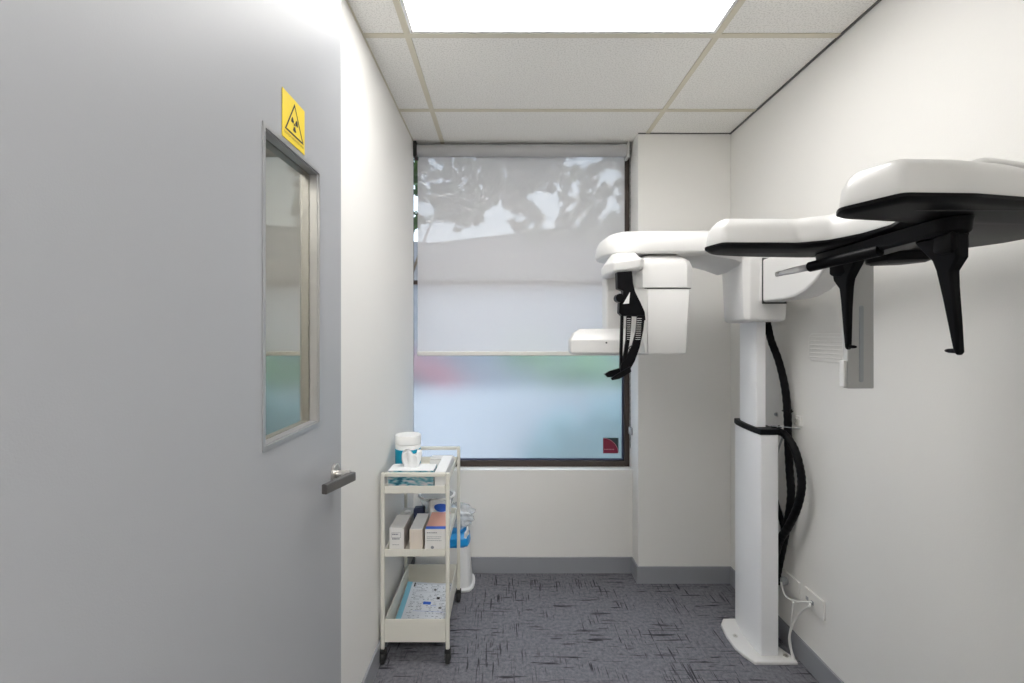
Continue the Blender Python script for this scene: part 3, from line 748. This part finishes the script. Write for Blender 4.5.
# hanging collimator plate with slot
link('collimator_plate', bx(.957, 1.031, 1.270, 1.292, 1.283, 1.665), M['plastic_grey'], XM, bevel=.004)
q = nb(); tube_p = []
for k in range(24):
    a = 2*math.pi*k/24; tube_p.append((.994+.0062*math.cos(a), (1.510 if math.sin(a) >= 0 else 1.307)+.0062*math.sin(a)))
loft(q, tube_p, [(1.2675,.001),(1.2699,0)], 'y'); 
link('slot', q, M['slot'], XM)
link('latch', bx(.9475, .9565, 1.272, 1.290, 1.287, 1.362), M['plastic'], XM, bevel=.003)

# hoses
def cp(px, py, Xw):
    Y = Xw*F/(px-505); return (Xw, Y, CAMZ-(py-335)/F*Y)
def hose(pts, r, name='cable_hose', m=None, rib=True):
    S = spline(pts, 14); n = len(S)
    rr = [r*(1.0 if (i//2) % 2 else .94) for i in range(n)] if rib else r
    return link(name, tube(nb(), S, rr, 14), m or M['hose'], XM, smooth=True)
hose([(1.20, 2.10, 1.50), cp(767,323,1.222), cp(771,340,1.235), cp(779,362,1.25), cp(785,388,1.262), cp(787.5,415,1.268), cp(788,440,1.268), cp(789.5,470,1.270), cp(791,495,1.272), cp(788,520,1.270), cp(783,545,1.268), cp(778,570,1.262), cp(776.5,583,1.262)], .0165)
hose([(1.205, 2.035, 1.008), cp(775,430,1.232), cp(785,435,1.240), cp(794,448,1.243), cp(800,468,1.246), cp(801.5,487,1.246), cp(797,508,1.244), cp(788,527,1.240), cp(780,540,1.238), cp(775,556,1.236)], .0165)
hose([cp(774,492,1.25), cp(777,506,1.252), cp(783,526,1.256), cp(784,545,1.27)], .012)
hose([cp(783,436,1.28), cp(777,455,1.285), cp(775,480,1.288), cp(778,502,1.288), cp(786,522,1.29)], .0045, 'thin_cable', M['slot'], False)
for px, py, Xw in ((787.5,411,1.268),(776,427,1.236)):
    q = nb(); c = Vector(cp(px, py, Xw)); tube(q, [c+Vector((.0205*math.cos(k*math.pi/9), .0205*math.sin(k*math.pi/9), 0)) for k in range(18)], .0024, 6, closed=True)
    box(q, c.x-.004, c.x+.004, c.y-.026, c.y-.020, c.z-.004, c.z+.012)
    link('cable_tie', q, M['black'], XM)
q = nb(); tube(q, [(1.19,2.03,1.027), (1.25,1.985,1.029), (1.297,2.0,1.02)], .0018, 6); link('tie_wire', q, M['slot'], XM)

# ------------------------------------------------------------------ right wall bits
def outlet(y0, y1, z0, z1, label, mood):
    e = empty('wall_outlet', (XR-.0005, (y0+y1)/2, (z0+z1)/2), label, 'outlet')
    link('cover_plate', bx(XR-.0105, XR-.0005, y0, y1, z0, z1), M['outlet'], e, bevel=.003)
    if mood == 'plug':
        q = nb(); cyl(q, (XR-.040, y0+.085, (z0+z1)/2), .017, .029, 20, 'x'); p = link('plug', q, M['slot'], e, bevel=.003)
    else:
        q = nb()
        for yy in (y0+.065, y0+.098):
            box(q, XR-.0125, XR-.0107, yy-.008, yy+.008, z0+.03, z0+.046)
        p = link('socket', q, M['slot'], e, bevel=.0008)
    return e
outlet(2.008, 2.126, .265, .340, 'white wall outlet with grey plug, farther of the two by the column', 'plug')
outlet(1.852, 1.972, .267, .346, 'white wall outlet with white leads, nearer of the two by the column', 'data')
def cord(pts, label):
    o = link('power_cord', tube(nb(), spline(pts, 10), .0042, 8), M['cord'], None, smooth=True)
    return tag(o, label, 'cord', 'white leads at the outlets')
cord([(1.25, 2.06, .315), cp(784,594,1.255), cp(789,599,1.262), cp(797,601.5,1.27), cp(806,602,1.278), (1.291, 1.915, .308)], 'white lead looping across between the two outlets')
cord([cp(793.5,602,1.262), cp(792,612,1.264), cp(791,626,1.266), cp(789,640,1.268), (1.262, 2.00, .006), (1.25, 2.06, .0035)], 'straight white lead hanging down to the carpet')
cord([(1.291, 1.925, .298), cp(809,606.5,1.272), cp(802,611,1.27), cp(795,620,1.268), cp(790,634,1.27), cp(791,648,1.268), (1.262, 1.99, .012), (1.245, 2.04, .0035), (1.25, 2.12, .0035)], 'curved white lead running from the nearer outlet to the carpet')
e = empty('wall_clip', (XR, 2.0, 1.05), 'small white cable clip on the right wall behind the black hoses', 'clip')
link('clip_base', bx(XR-.012, XR-.0005, 1.995, 2.028, 1.030, 1.075), M['outlet'], e, bevel=.003)
q = nb(); cyl(q, (XR-.022, 2.012, 1.062), .005, .010, 12, 'x'); cyl(q, (XR-.022, 2.018, 1.040), .005, .010, 12, 'x'); box(q, XR-.020, XR-.012, 2.008, 2.016, 1.036, 1.052)
link('clip_screw', q, M['steel'], e, bevel=.001)
e = empty('wall_bolt', (XR, 2.185, 1.05), 'small grey bolt head on the right wall beside the column', 'bolt')
q = nb(); cyl(q, (XR-.002, 2.185, 1.052), .012, .0015, 20, 'x'); link('washer', q, M['steel'], e)
q = nb(); cyl(q, (XR-.010, 2.185, 1.052), .008, .008, 6, 'x'); link('bolt_head', q, M['slot'], e, bevel=.001)
# faint louvred vent on the wall
e = empty('wall_vent', (XR, 1.82, 1.38), 'small white louvred vent on the right wall behind the hanging plate', 'vent')
vy0, vy1, vz0, vz1 = 1.71, 1.955, 1.322, 1.440
P = []
for cy_, cz_, a0 in ((vy1-.03, vz1-.03, 0), (vy0+.03, vz1-.03, 90), (vy0+.03, vz0+.03, 180), (vy1-.03, vz0+.03, 270)):
    for k in range(6):
        a = math.radians(a0+k*18); P.append((cy_+.03*math.cos(a), cz_+.03*math.sin(a)))
link('vent_plate', loft(nb(), P, [(XR-.0035,.004),(XR-.0028,.0),(XR-.0005,0)], 'x'), W, e)
q = nb()
for k in range(6):
    z = vz0+.017+k*.0165; box(q, XR-.0075, XR-.0030, vy0+.014, vy1-.014, z, z+.0035)
link('louvre', q, W, e, bevel=.001)

# ------------------------------------------------------------------ outside
struct('ground', bx(-14, 14, 2.96, 26, -.62, -.5), M['concrete'])
def leaves(bm, blobs, n, size, rnd):
    tot = sum(b[3]**2*b[4] for b in blobs)
    for (x, y, z, rx, rz) in blobs:
        for _ in range(int(n*rx*rx*rz/tot)):
            while True:
                p = Vector((rnd.uniform(-1,1), rnd.uniform(-1,1), rnd.uniform(-1,1)))
                if p.length < 1: break
            p *= rnd.choice((.7, .9, 1.0, 1.25))
            c = Vector((x+p.x*rx, y+p.y*rx*.8, z+p.z*rz)); s = size*rnd.uniform(.6, 1.3)
            u = Vector((rnd.uniform(-1,1), rnd.uniform(-1,1), rnd.uniform(-1,1))).normalized(); v = u.orthogonal().normalized()
            bm.faces.new([bm.verts.new(c+d) for d in (u*s, v*s*.45, -u*s, -v*s*.45)])
def tree(x, y, blobs, n, size, label, seed, name='garden_tree', lm='leaf', trunk_r=.14, top=3.2):
    rnd = random.Random(seed)
    e = empty(name, (x, y, -.5), label, 'tree')
    q = nb(); tube(q, spline([(x, y, -.5), (x+.05, y, .8), (x-.05, y+.05, 2.0), (x+.05, y, top)], 5), [trunk_r*(1-.03*k) for k in range(16)], 12)
    for b in blobs[:1]:
        tube(q, spline([(x, y, min(top, 1.8)), ((x+b[0])/2, (y+b[1])/2, (1.9+b[2])/2+.2), (b[0], b[1], b[2])], 4), [.03-.003*k for k in range(9)], 7)
    link('trunk', q, M['bark'], e, smooth=True)
    q = nb(); leaves(q, blobs, n, size, rnd); link('foliage', q, M[lm], e)
rnd = random.Random(3)
def inhole(px, py):
    for cx, cy, rx, ry in ((462,153,36,8),(484,232,26,11),(430,209,12,9),(498,214,14,12),(575,188,9,6),(545,181,5,5),(537,200,9,12),(614,178,8,6),(440,228,16,10),(616,205,6,10),(548,214,10,7)):
        if ((px-cx)/rx)**2+((py-cy)/ry)**2 < 1: return True
    return False
Ld, Rd = [], []
YT = 8.1
while len(Ld)+len(Rd) < 800:
    px, py = rnd.uniform(395, 660), rnd.uniform(95, 243)
    if py > 232 and px < 530: continue
    if inhole(px, py): continue
    Yd = YT+rnd.uniform(-.6, .6)
    bl = ((px-505)/F*Yd, Yd, CAMZ-(py-335)/F*Yd, rnd.uniform(.06, .15), rnd.uniform(.05, .12))
    (Ld if px < 520 else Rd).append(bl)
tree(-1.9, 8.1, Ld, 17000, .062, 'leafy dark tree seen through the left half of the blind', 11)
tree(2.6, 8.2, Rd, 21000, .062, 'leafy dark tree seen through the right half of the blind', 12)
struct('wall_garden', bx(-4, 5, 4.45, 4.55, -.5, .90), mat('pale garden wall', (.58,.55,.55), .9))
# hedge
e = empty('garden_hedge', (.6, 5.0, -.5), 'bright green hedge seen blurred through the frosted pane', 'hedge')
q = nb(); rnd = random.Random(5)
leaves(q, [(.1+.16*k+rnd.uniform(-.06,.06), 5.05+rnd.uniform(-.12,.12), rnd.uniform(.9,1.36)-.12*(k in (2,3)), .22, .25) for k in range(13)]+[(.1+.25*k, 5.05, .35, .3, .5) for k in range(8)], 5000, .055, rnd)
link('foliage', q, M['hedge'], e)
q = nb()
for k in range(7): tube(q, [(.1+.3*k, 5, -.5), (.1+.3*k, 5, .9)], .02, 6)
link('stems', q, M['bark'], e)
e = empty('garden_shrub', (1.3, 4.1, -.5), 'blurred blue green shrub close behind the right of the frosted pane', 'shrub')
q = nb(); rnd = random.Random(8)
leaves(q, [(.25+.13*k, 4.1+rnd.uniform(-.08,.08), .10+.16*(k%3)+.045*k, .18, .24) for k in range(14)], 4200, .05, rnd)
link('foliage', q, mat('blue green leaf', (.32,.46,.45), .6), e)
q = nb()
for k in range(4): tube(q, [(1.0+.3*k, 4.1, -.5), (1.0+.3*k, 4.1, .1)], .015, 6)
link('stems', q, M['bark'], e)
# grey neighbouring building behind the trees
e = empty('garden_outbuilding', (0, 9.5, -.5), 'low grey outbuilding with shallow roof beyond the window', 'building')
link('building_wall', bx(-6, 6, 9.5, 12, -.5, 3.0), M['render'], e)
def wz(px, py, Y): return ((px-505)/F*Y, CAMZ-(py-335)/F*Y)
q = nb(); rp = [wz(330,238,9.3), wz(395,241,9.3), wz(430,243.5,9.3), wz(470,240,9.3), wz(505,235,9.3), wz(560,229,9.3), wz(700,226,9.3), wz(700,262,9.3), wz(330,262,9.3)]
loft(q, rp, [(9.2,0),(12.2,0)], 'y'); link('roof', q, M['roof'], e)
# parked red car
e = empty('parked_car', (-1.0, 6.0, -.5), 'red parked car seen as a blur at the left of the frosted pane', 'car')
q = nb(); loft(q, [(-3.6,-.25),(-.35,-.25),(-.25,.15),(-.35,.45),(-1.0,.62),(-1.35,1.02),(-2.5,1.08),(-3.0,.65),(-3.7,.5)], [(5.4,.05),(5.5,0),(6.8,0),(6.9,.05)], 'y')
bmesh.ops.translate(q, verts=q.verts, vec=(.42,0,.06)); link('car_body', q, M['carred'], e, bevel=.03)
q = nb(); loft(q, [(-1.12,.62),(-1.42,.96),(-2.42,1.0),(-2.85,.66)], [(5.37,.02),(5.42,0)], 'y')
bmesh.ops.translate(q, verts=q.verts, vec=(.42,0,.06)); link('side_window', q, M['carglass'], e)
for x in (-1.0, -3.0):
    w_ = link('wheel', cyl(nb(), (x+.42, 5.42, -.19), .31, .2, 28, 'y'), M['blackrubber'], e, bevel=.02)

# ------------------------------------------------------------------ light
wd = bpy.data.worlds.new('world'); bpy.context.scene.world = wd; wd.use_nodes = True
nt = wd.node_tree; bg = nt.nodes['Background']
tc = nt.nodes.new('ShaderNodeTexCoord'); sp = nt.nodes.new('ShaderNodeSeparateXYZ'); cr = nt.nodes.new('ShaderNodeValToRGB')
cr.color_ramp.elements[0].position = 0; cr.color_ramp.elements[0].color = (.92,.96,1,1)
cr.color_ramp.elements[1].position = .7; cr.color_ramp.elements[1].color = (.55,.74,1,1)
nt.links.new(tc.outputs['Generated'], sp.inputs[0]); nt.links.new(sp.outputs[2], cr.inputs[0]); nt.links.new(cr.outputs[0], bg.inputs[0])
bg.inputs[1].default_value = 2.6
def sun(strength, rot):
    l = bpy.data.lights.new('sun', 'SUN'); l.energy = strength; l.angle = .05; l.color = (1,.96,.9)
    o = bpy.data.objects.new('sun', l); C.objects.link(o); o.rotation_euler = rot
sun(2.5, (math.radians(35), 0, math.radians(-160)))

# ------------------------------------------------------------------ camera
cam = bpy.data.cameras.new('camera'); co = bpy.data.objects.new('camera', cam); C.objects.link(co)
co.location = (0, 0, CAMZ); co.rotation_euler = (math.radians(90), 0, 0)
cam.sensor_width = 36; cam.lens = 36*F/1024; cam.shift_x = 7/1024; cam.shift_y = -6.5/1024; cam.clip_start = .02
sc = bpy.context.scene; sc.camera = co
vs_ = sc.view_settings
vs_.view_transform = 'Standard'; vs_.look = 'None'; vs_.exposure = 0.2; vs_.gamma = 1; vs_.use_curve_mapping = False
sc.cycles.denoising_prefilter = 'ACCURATE'; sc.cycles.max_bounces = 14; sc.cycles.diffuse_bounces = 8; sc.cycles.transparent_max_bounces = 16
